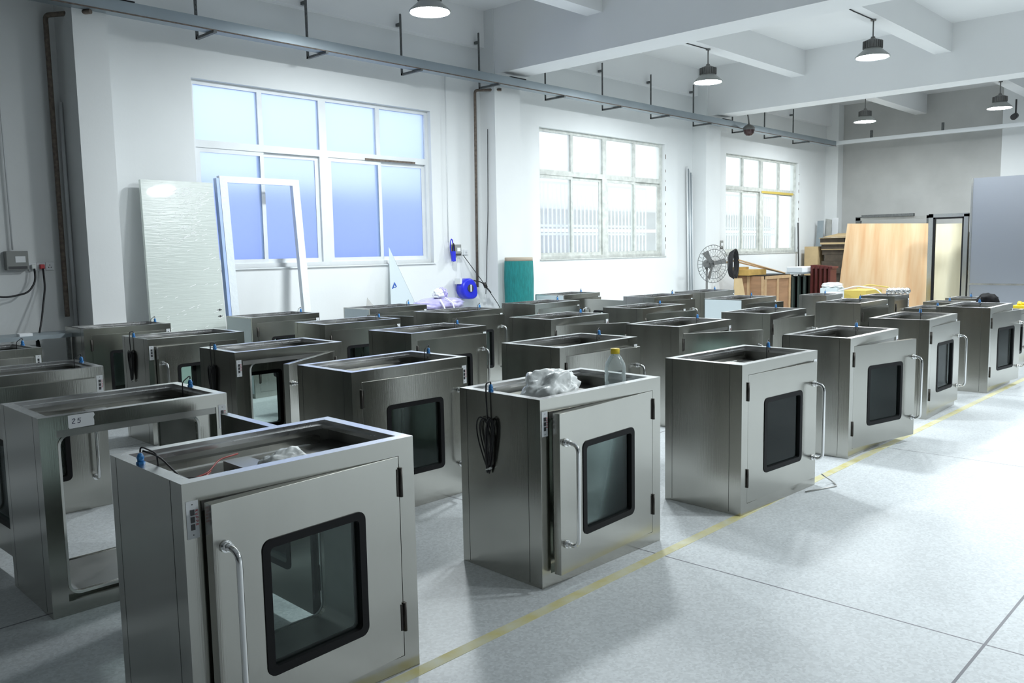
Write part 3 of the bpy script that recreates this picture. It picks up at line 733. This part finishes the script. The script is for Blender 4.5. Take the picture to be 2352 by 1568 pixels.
# leaning triangular sheets
def tri(name,pts,m_,label,marks=()):
    b=MB(); A=[Vector(p) for p in pts]; nn=(A[1]-A[0]).cross(A[2]-A[0]).normalized()*.003
    n=len(A); b.add(A+[p+nn for p in A],[tuple(range(n)),tuple(range(n,2*n))[::-1]]+[(i,(i+1)%n,n+(i+1)%n,n+i) for i in range(n)],m_)
    r_=b.build(name); tag(r_,label,'metal sheet'); return r_
t1=tri('steel_sheet',[(7.62,9.66,0),(8.50,9.62,0),(8.12,9.78,.98),(7.82,9.93,1.74)],filmm,'tall triangular offcut of film-covered sheet leaning under the first window')
b=MB()
for cx,cz,s_ in ((7.83,1.17,.055),(7.98,1.06,.03)):
    yy=9.66+.155*cz-.012
    b.add([(cx-s_,yy,cz-s_*.8),(cx-s_*.55,yy,cz-s_*.8),(cx,yy,cz+s_*.4),(cx,yy,cz+s_)],[(0,1,2,3)],markb)
    b.add([(cx+s_,yy,cz-s_*.8),(cx+s_*.55,yy,cz-s_*.8),(cx,yy,cz+s_*.4),(cx,yy,cz+s_)],[(0,1,2,3)],markb)
    b.add([(cx-s_*.5,yy,cz-s_*.35),(cx+s_*.5,yy,cz-s_*.35),(cx+s_*.5,yy,cz-s_*.55),(cx-s_*.5,yy,cz-s_*.55)],[(0,1,2,3)],markb)
b.build('printed_marks',t1,fix=False)
tri('steel_sheet',[(7.05,9.70,0),(7.75,9.66,0),(7.50,9.80,.80),(7.33,9.84,1.02)],steel_in,'small grey triangular sheet tip just left of the taller triangle')
# stand with violet wrapped bundle
r_=empty('workbench',(7.68,9.0,0),0,'low steel stand mostly hidden under the violet wrapped bundle','workbench')
MB().box(0,.95,0,.5,.80,.83,steel_in).build('table_top',r_)
for xx in (.02,.90):
    for yy in (.02,.45): MB().box(xx,xx+.03,yy,yy+.03,0,.80,angm).build('leg',r_)
def blob(name,c,rx,ry,rz_,m_,seed,amp=.25,sub=3,parent=None,freq=3.):
    bm=bmesh.new(); bmesh.ops.create_icosphere(bm,subdivisions=sub,radius=1)
    from mathutils import noise as nz
    for v in bm.verts:
        p=v.co.copy(); k_=1+amp*nz.noise(p*freq+Vector((seed*3.1,seed,0)))+amp*.6*abs(nz.noise(p*freq*2.3+Vector((0,seed*2.,0))))
        v.co=Vector((p.x*rx*k_,p.y*ry*k_,max(p.z,-.62)*rz_*k_))
    me=bpy.data.meshes.new(name); bm.to_mesh(me); bm.free(); me.materials.append(m_)
    for p_ in me.polygons: p_.use_smooth=(amp<.2 or sub>4)
    o=bpy.data.objects.new(name,me); COL.objects.link(o); o.location=c
    if parent: o.parent=parent
    return o
o=blob('wrapped_bundle',(8.17,9.25,.895),.45,.20,.10,pinkm,2,.14,4); tag(o,'violet-blue plastic wrapped bundle lying before the wall','bundle')
o=blob('plastic_bag',(8.10,9.18,1.045),.085,.07,.075,bagm,5,.35,3); tag(o,'knotted white plastic bag on the left of the violet bundle','bag')
o=blob('plastic_bag',(8.28,9.30,1.05),.08,.07,.08,pinkm,9,.35,3); tag(o,'pale violet plastic bag at the middle of the bundle','bag')
o=MB().tube(arc_path([(8.02,9.05,.98),(8.04,8.98,.86),(8.05,8.96,.78)],.03,4),.012,bagm,n=6).tube(arc_path([(8.14,9.08,1.0),(8.22,9.0,.92),(8.22,8.96,.80),(8.12,8.95,.76)],.04,4),.010,bagm,n=6).build('white_strap'); tag(o,'white strap looping down in front of the violet bundle','strap')

# bench at the far left wall
r_=empty('wall_bench',(1.2,9.35,0),0,'grey wall bench by the rusty pipe at the left','bench')
MB().box(0,2.05,0,.45,.84,.88,traym).build('bench_top',r_)
for xx in (.1,1.0,1.93):
    MB().box(xx,xx+.035,.02,.05,0,.84,angm).build('leg',r_)
MB().box(1.5,1.62,.05,.15,.88,.905,paper).build('paper_tag',r_)

# bottle and bags
def L2W(key,x,y):
    for k_ in BX:
        if k_[0]==key: t=math.radians(k_[3]); return k_[1]+x*math.cos(t)-y*math.sin(t),k_[2]+x*math.sin(t)+y*math.cos(t)
zf=BH-.098
bx,by=L2W('f2',.80,.185)
r_=empty('water_bottle',(bx,by,zf),0,'clear plastic bottle with yellow cap standing in an open cabinet top','bottle')
r_.scale=(1.14,1.14,1.02)
b=MB(); b.lathe([(0,.004),(.045,.0),(.052,.01),(.052,.06),(.049,.066),(.052,.072),(.052,.11),(.049,.116),(.052,.122),(.052,.15),(.047,.175),(.030,.208),(.0175,.226),(.0165,.245)],petm,n=32); b.build('bottle_body',r_)
b=MB(); b.lathe([(.0,.254),(.021,.254),(.0225,.25),(.0225,.226),(.0,.226)],yellcap,n=24); b.build('bottle_cap',r_)
b=MB(); b.lathe([(0,.005),(.049,.006),(.0495,.055),(0,.055)],petm,n=24); b.build('water',r_)
gx,gy=L2W('f2',.305,.22)
o=blob('plastic_bag',(gx,gy,zf+.066),.165,.12,.115,bagm,3,.36,5,freq=1.7); o.rotation_euler=(0,0,.1); tag(o,'crumpled white plastic bag in the top of the bottle cabinet','bag')
gx,gy=L2W('f1',.49,.22)
o=blob('plastic_bag',(gx,gy,zf+.035),.10,.055,.05,bagm,8,.35,5,freq=2.); tag(o,'small clear plastic bag in the top of the nearest cabinet','bag')

# little wire bracket on the floor by the third cabinet
o=MB().tube(arc_path([(5.35,2.40,.006),(5.62,2.30,.006),(5.70,2.36,.006),(5.62,2.41,.07)],.02,4),.005,steel_in,n=6).build('wire_bracket'); tag(o,'bent thin wire bracket on the floor at the cabinet right of the bottle','bracket')
o=MB().lathe([(0,0),(.018,0),(.018,.012),(0,.014)],chrome,n=12,o=(3.03,3.11,0)).build('levelling_foot'); tag(o,'tiny loose metal foot lying at the rear left corner of the bottle cabinet','metal part')

# ------------------------------------------------------------------ far end
# pedestal fan
fx,fy=15.50,9.16
r_=empty('pedestal_fan',(fx,fy,0),math.radians(-22),'black pedestal fan with wire cage before the third pillar','fan')
MB().lathe([(0,0),(.26,0),(.26,.03),(.05,.06),(0,.06)],hoodm,n=24).build('base',r_)
MB().cyl((0,.0,.05),(0,0,1.22),.022,hoodm).build('pole',r_)
MB().cyl((0,.03,1.31),(0,-.15,1.31),.085,hoodm).cyl((0,.03,1.2),(0,0,1.31),.03,hoodm).build('motor',r_)
b=MB(); R_=.385
for yy,rr_ in ((-.20,R_),(-.24,.30),(-.26,.16)): b.tube([(rr_*math.cos(a),yy,1.31+rr_*math.sin(a)) for a in [2*PI*i/40 for i in range(40)]],.006,angm,n=5,closed=True)
for i in range(30):
    a=2*PI*i/30; c_,s_=math.cos(a),math.sin(a)
    b.tube([(.05*c_,-.27,1.31+.05*s_),(.2*c_,-.26,1.31+.2*s_),(R_*c_,-.2,1.31+R_*s_),(.2*c_,-.13,1.31+.2*s_)],.0028,angm,n=4)
b.build('wire_cage',r_)
b=MB()
for i in range(3):
    a=2*PI*i/3+1.9; M=Matrix.Translation((0,-.2,1.31))@Matrix.Rotation(a,4,'Y')
    vs=[M@Vector(v) for v in ((.03,.0,-.03),(.31,-.03,-.06),(.33,.03,.05),(.03,.02,.035))]
    b.add(vs+[v+Vector((0,.006,0)) for v in vs],[(0,1,2,3),(7,6,5,4),(0,4,5,1),(1,5,6,2),(2,6,7,3),(3,7,4,0)],hoodm)
b.build('blades',r_)
o=MB()
for i in range(5):
    o.tube([(16.75+.14*math.sin(a)+.01*i,9.30-.02*i,1.27+(.27+.015*i)*math.cos(a)) for a in [2*PI*k_/28 for k_ in range(28)]],.014,cablem,n=6,closed=True)
o=o.build('hose_coil'); tag(o,'black hose coil hanging just right of the fan','hose')
o=MB().cyl((16.75,9.9,1.30),(16.75,9.3,1.32),.02,crateb,n=8).cyl((16.2,9.5,1.33),(16.8,9.5,1.31),.025,crateb,n=8).build('wall_bracket'); tag(o,'short brown wooden bracket the hose coil hangs on','bracket')
for i,(a,b_) in enumerate((((16.9,9.2,1.36),(18.2,8.75,1.035)),((16.9,9.42,1.36),(18.35,8.85,1.035)))):
    o=MB().cyl(a,b_,.018,crateb,n=8).build('wooden_stick'); tag(o,'brown stick slanting down onto the wooden crate, %s one'%('nearer','farther')[i],'stick')
# crate
r_=empty('wooden_crate',(17.15,8.72,0),0,'brown wooden crate with pale battens in front of the third window','crate')
b=MB(); b.box(0,1.25,0,.68,.03,1.0,cratem); b.build('crate_panels',r_)
b=MB(); e_=.02
for xx in (0,.58,1.17): b.box(xx,xx+.08,-e_,0,.03,1.0,crateb)
for yy in (0,.34,.62): b.box(-e_,0,yy,yy+.06,.03,1.0,crateb)
b.box(0,1.25,-e_-.003,0,.93,1.0,crateb); b.box(0,1.25,-e_-.003,0,.03,.10,crateb); b.box(-.0,1.25,0,.68,1.0,1.018,rubber)
b.build('crate_battens',r_)
o=MB().box(16.95,17.75,8.98,9.38,1.02,1.14,yellowc).box(16.98,17.45,9.25,9.4,1.14,1.20,yellowc).build('yellow_carton'); tag(o,'flattened yellow-brown carton on top of the wooden crate','carton')
o=lean('cardboard_flap',(16.1,8.9,.0),(16.5,8.7,.0),(16.35,9.0,.98),(16.5,8.9,.98),.01,cardm,'loose cardboard flap between the fan cabinet and the crate','cardboard')
# work table with green rack
r_=empty('work_table',(18.50,8.75,0),0,'grey topped work table between the crate and the cardboard stack','table')
MB().box(-.04,1.62,0,.75,.985,1.01,traym).build('table_top',r_)
for xx in (0,1.53):
    for yy in (.02,.68): MB().box(xx,xx+.05,yy,yy+.05,0,.985,greenm).build('leg',r_)
for i in range(5):
    o=MB(); x_=18.62+.30*i
    o.box(x_,x_+.14,8.80,8.84,.02,.93,greenm).box(x_,x_+.03,8.80,9.2,.02,.93,greenm)
    o=o.build('green_rack_frame'); tag(o,'dark green metal frame standing under the grey work table','frame','green frames under the work table')
for i in range(3):
    o=MB().box(18.78+.32*i,18.86+.32*i,8.86,8.95,.3,.93,seal).build('white_profile'); tag(o,'pale profile standing between the green frames','profile','pale profiles among the green frames')
o=blob('styrofoam_block',(19.75,9.0,1.085),.42,.22,.11,platem,6,.03,2); 
bpy.data.objects.remove(o)
o=MB().box(19.2,20.0,8.8,9.2,1.011,1.15,platem).build('white_slab',bevel=.02); tag(o,'white wrapped slab lying on the grey work table','slab')
# maroon stools: a nested stack of slatted frames
for i in range(5):
    r_=empty('maroon_frame',(19.5+.03*i,8.685-.095*i,0),0,'maroon painted slatted frame before the cardboard stack','frame','maroon frames standing in a row')
    b=MB(); b.box(0,.35,0,.05,.10,1.19-.01*i,maroon); b.build('upright',r_)
    b=MB(); b.box(0,.35,-.043,-.001,1.10,1.15,maroon); b.box(0,.35,-.043,-.001,.0,.10,maroon); b.build('crosspiece',r_)
# white wrapped goods
o=blob('white_sack',(17.55,7.38,.80),.20,.20,.07,bagm,4,.25,4); tag(o,'crumpled white film on top of the wrapped grey bundle','plastic film')
o=MB().box(17.35,17.75,7.2,7.56,.0,.76,filmm).build('wrapped_bundle',bevel=.02); tag(o,'grey bundle wrapped in white film before the plywood board','bundle')
r2_=MB().box(16.75,17.1,6.95,7.2,.0,.70,platem); r2_.box(16.74,16.75,6.97,7.18,.15,.55,hingem); o=r2_.build('wrapped_bundle',bevel=.01); tag(o,'white wrapped bundle with dark streaks, right of the grey one','bundle')
o=MB().box(18.0,18.9,6.85,7.35,.0,.68,goldw).build('yellow_pack'); tag(o,'low ochre pack at the foot of the plywood board','pack')
o=MB().tube(arc_path([(17.2,7.1,.72),(17.6,6.9,.80),(17.9,6.6,.74),(17.95,6.5,.62)],.1,5),.012,bagm,n=6).build('white_strap'); tag(o,'white strap trailing from the wrapped bundles','strap')
o=MB().tube(arc_path([(17.9,7.0,.74),(18.3,6.9,.80),(18.4,6.5,.74),(18.4,6.3,.6)],.1,5),.014,goldw,n=6).build('yellow_strap'); tag(o,'yellow strap arching before the plywood board','strap')

# cardboard stack on a pallet
rs=random.Random(11)
z=0
r_=empty('pallet',(21.62,8.52,0),0,'dark pallet under the stacked boards','pallet')
MB().box(-.0,.95,-.0,.88,.09,.12,cardd).build('deck',r_)
b=MB()
for yy in (0,.4,.82): b.box(0,.9,yy,yy+.06,0,.09,cardd)
b.build('bearers',r_)
z=.121
hs=[.17,.15,.17,.16,.15,.17,.16,.16,.15,.15,.03,.12,.03]
hs=[.16]*8+[.13,.02,.12,.05,.11,.015]
for i,hh in enumerate(hs):
    last=i>=len(hs)-6
    ox=-.10*(i/14)*(1 if i%2 else .4)+rs.uniform(-.03,.03); oy=(.04+.008*(i-8) if last else rs.uniform(-.05,.05))
    mm=(cardd,cardm)[1] if hh<.06 else cardd
    b=MB(); b.box(21.66+ox,22.55+ox,8.50+oy*.6,9.36+oy,z,z+hh-.003,mm)
    o=b.build('stacked_board'); tag(o,'board in the tall stack left of the plywood, %s'%('pale sheet near the top' if mm is cardm else ('dark tray near the top' if last else 'dark lower part')),'board','stacked boards and trays'); z+=hh
TOPZ=z
lean('cardboard_sheet',(21.62,8.6,z+.01),(21.62,9.36,z+.01),(22.3,8.6,z+.10),(22.3,9.25,z+.10),.01,cardm,'pale cardboard sheet on top of the tall stack','cardboard')
lean('grey_sheet',(22.35,9.55,0),(22.35,9.72,0),(22.6,9.55,2.33),(22.6,9.72,2.36),.02,steel_in,'narrow grey-brown sheet leaning in the far corner, middle of three','sheet')
lean('grey_sheet',(22.62,9.46,0),(22.62,9.62,0),(22.82,9.46,2.38),(22.82,9.62,2.38),.02,platem,'narrow white sheet leaning in the far corner','sheet')
lean('grey_sheet',(22.25,9.73,0),(22.25,9.90,0),(22.5,9.73,2.31),(22.5,9.90,2.31),.02,traym,'narrow dark grey sheet leaning in the far corner, rightmost','sheet')
o=MB().box(21.62,22.0,9.50,9.86,0,1.62,cardm).build('tall_carton'); tag(o,'tall brown carton behind the stacked boards','carton')
o=MB().cyl((21.35,9.85,0),(21.40,9.95,2.25),.02,seam,n=8).build('dark_rod'); tag(o,'thin dark rod leaning on the wall right of the third window','rod')

# plywood boards
lean('plywood_board',(21.2,6.62,0),(21.2,8.80,0),(21.5,6.76,2.12),(21.5,8.68,2.18),.02,woodp,'large orange-brown plywood board leaning at the far end','plywood')
lean('plywood_board',(21.45,5.88,0),(21.45,6.60,0),(21.65,5.98,2.10),(21.65,6.72,2.10),.02,woodp2,'pale plywood board seen through the steel door frame','plywood')
o=MB().box(22.75,22.85,6.9,9.0,2.28,2.35,steel_in).box(22.75,22.83,8.85,8.98,0,2.38,angm).box(22.75,22.83,7.1,7.2,0,2.36,angm).box(22.68,22.80,7.5,8.8,2.35,2.42,angm).build('steel_rack'); tag(o,'grey steel rack frame showing above the large plywood board','rack')
# steel door frame
r_=empty('steel_door_frame',(21.0,5.78,0),0,'steel door frame with black inner gasket right of the plywood','door frame')
b=MB(); b.box(0,.10,.72,.82,0,2.32,steel); b.build('jamb',r_)
b=MB(); b.box(0,.10,-.02,.07,0,2.30,steel); b.build('jamb',r_)
b=MB(); b.box(0,.10,-.02,.82,2.24,2.32,steel); b.build('lintel',r_)
b=MB(); b.box(-.005,.06,.67,.72,0,2.24,rubber); b.box(-.005,.06,.07,.10,0,2.24,rubber); b.box(-.005,.06,.07,.72,2.20,2.24,rubber); b.build('black_gasket',r_)
o=MB().box(22.1,22.6,5.75,6.15,0,1.9,cardd).box(22.05,22.1,5.9,6.1,.9,1.0,crateb).build('dark_rack'); tag(o,'dark shelving edge seen in the gap at the right of the pale plywood','rack')
# big stainless cabinet
r_=empty('large_steel_cabinet',(21.0,3.4,0),0,'tall stainless steel panel cabinet at the right photo edge','cabinet')
b=MB(); b.box(0,.9,0,2.32,.0,3.08,principled('blue_reflecting_steel',(.34,.36,.40),.30,1.)); b.build('panels',r_)
b=MB(); b.box(-.012,0,.55,.56,0,3.08,seal); b.build('panel_joint',r_); b=MB(); b.box(-.01,0,2.28,2.32,0,3.08,steel); b.build('edge_trim',r_)
b=MB(); b.box(-.02,0,0,2.3,.70,.74,steel); b.build('ledge',r_)

# person squatting, only hair seen over the boxes
px,py=11.42,2.93
r_=empty('person',(px,py,0),math.radians(90),'person with black hair crouching behind the sixth front cabinet','person'); r_.scale=(1.18,1.18,1.2)
def skin(name,verts,edges,radii,m_,parent,lev=2,root=0):
    me=bpy.data.meshes.new(name); me.from_pydata(verts,edges,[]); me.materials.append(m_)
    o=bpy.data.objects.new(name,me); COL.objects.link(o); o.parent=parent
    o.modifiers.new('s','SKIN'); sd=o.modifiers.new('u','SUBSURF'); sd.levels=lev; sd.render_levels=lev
    for i,v in enumerate(me.skin_vertices[0].data): v.radius=(radii[i],radii[i]); v.use_root=(i==root)
    for p_ in me.polygons: p_.use_smooth=True
    return o
V=[(0,0,.26),(0,-.04,.40),(0,-.10,.54),(0,-.13,.60),(0,-.16,.66),(0,-.17,.74),
   (-.17,-.12,.55),(-.22,-.28,.42),(-.12,-.42,.36),(.17,-.12,.55),(.22,-.28,.42),(.12,-.42,.36),
   (-.10,-.02,.24),(-.16,-.34,.40),(-.15,-.16,.06),(-.15,-.30,.03),(.10,-.02,.24),(.16,-.34,.40),(.15,-.16,.06),(.15,-.30,.03)]
Ed=[(0,1),(1,2),(2,3),(3,4),(4,5),(2,6),(6,7),(7,8),(2,9),(9,10),(10,11),(0,12),(12,13),(13,14),(14,15),(0,16),(16,17),(17,18),(18,19)]
Rd=[.13,.12,.13,.06,.055,.09,.06,.045,.03,.06,.045,.03,.09,.065,.045,.04,.09,.065,.045,.04]
skin('body',V,Ed,Rd,clothm,r_)
hv=[(0,-.17,.70),(0,-.18,.755),(0,-.19,.79)]
skin('head',hv,[(0,1),(1,2)],[.055,.082,.072],skinm,r_)
b=MB()
for s_ in (-1,1):
    for k_,(dx,l_) in enumerate(((-.027,.06),(-.009,.07),(.009,.066),(.027,.052))):
        b.tube([(s_*.12+dx,-.42,.36),(s_*.12+dx,-.42-l_*.6,.35),(s_*.12+dx,-.42-l_,.325)],[.009,.0085,.007],skinm,n=8)
    b.tube([(s_*.12-s_*.03,-.40,.36),(s_*.12-s_*.055,-.43,.345),(s_*.12-s_*.05,-.46,.33)],[.011,.010,.008],skinm,n=8)
    b.tube([(s_*.12,-.38,.365),(s_*.12,-.43,.358)],[.03,.034],skinm,n=10)
b.build('hands',r_)
b=MB(); b.cyl((-.03,-.262,.755),(-.03,-.268,.755),.008,hairm,n=8).cyl((.03,-.262,.755),(.03,-.268,.755),.008,hairm,n=8).tube([(0,-.262,.745),(0,-.285,.725),(0,-.265,.715)],.009,skinm,n=8).tube([(-.02,-.262,.695),(.02,-.262,.695)],.005,redm,n=6)
b.build('face',r_)
o=blob('hair',(0,-.165,.765),.105,.105,.09,hairm,12,.12,4,parent=r_)

# chrome part, yellow tool, cameras
b=MB()
for i in range(5): b.lathe([(0,-.05),(.035,-.035),(.05,0),(.035,.035),(0,.05)],chrome,n=14,o=(12.75+.03*i,4.10-.055*i,.97+.035*math.sin(i*2.4)))
b.box(12.7,12.95,3.86,4.14,.80,.935,steel_in)
o=b.build('chrome_knobs'); 
bpy.data.objects.remove(o)
b=MB()
for i in range(5): b.lathe([(0,-.05),(.035,-.035),(.05,0),(.035,.035),(0,.05)],chrome,n=14,o=(12.72+.02*i,4.50-.055*i,.972+.0*i))
o=b.build('chrome_knobs'); tag(o,'cluster of shiny chrome balls on the small box before the plywood','metal part')
o=MB().box(-.10,.10,-.07,.07,0,.05,yellcap).cyl((-.06,0,.05),(-.02,0,.09),.03,yellcap,n=10).cyl((.05,-.03,.05),(.06,-.03,.085),.03,yellcap,n=10).build('yellow_tool',loc=(13.45,2.98,.72),bevel=.01); tag(o,'small yellow tool on the far box at the right photo edge','tool')
r_=empty('dome_camera',(17.25,9.18,4.18),0,'dark dome security camera hung on a curved arm by the tray','security camera')
MB().lathe([(0,-.13),(.06,-.12),(.105,-.07),(.12,0)],principled('smoked_dome',(.06,.03,.03),.08,.3),n=24).build('dome',r_)
MB().lathe([(.125,0),(.13,.05),(.09,.09),(.03,.12),(0,.12)],hoodm,n=24).build('camera_housing',r_)
MB().tube(arc_path([(0,0,.12),(-.05,.0,.34),(.0,.12,.52),(.0,.60,.52)],.12,6),.016,hoodm,n=8).build('arm',r_)
r_=empty('wall_camera',(22.9,5.35,4.55),0,'small black camera under the ceiling at the right photo edge','security camera')
MB().cyl((0,0,.05),(-.12,.02,.0),.07,switchm,n=14).build('camera_body',r_)
MB().cyl((0,0,.05),(0,0,.42),.02,switchm,n=8).build('mount',r_)

# ------------------------------------------------------------------ light outside, camera, colour
w=bpy.data.worlds.new('sky'); S.world=w; w.use_nodes=True
bg=w.node_tree.nodes['Background']; bg.inputs[0].default_value=(.90,.95,1,1); bg.inputs[1].default_value=1.9

cam=bpy.data.cameras.new('camera'); co=bpy.data.objects.new('camera',cam); COL.objects.link(co)
cam.sensor_width=36; cam.sensor_fit='HORIZONTAL'; cam.lens=1938.834/2352*36; cam.clip_start=.05; cam.clip_end=200
a,b_,g_=map(math.radians,(-46.36918,83.87030,-1.02181))
co.matrix_world=Matrix.Translation((0,0,1.65))@Matrix.Rotation(a,4,'Z')@Matrix.Rotation(b_,4,'X')@Matrix.Rotation(g_,4,'Z')
S.camera=co
vs=S.view_settings; vs.view_transform='Standard'; vs.look='None'; vs.gamma=1; vs.use_curve_mapping=False; vs.exposure=0.0
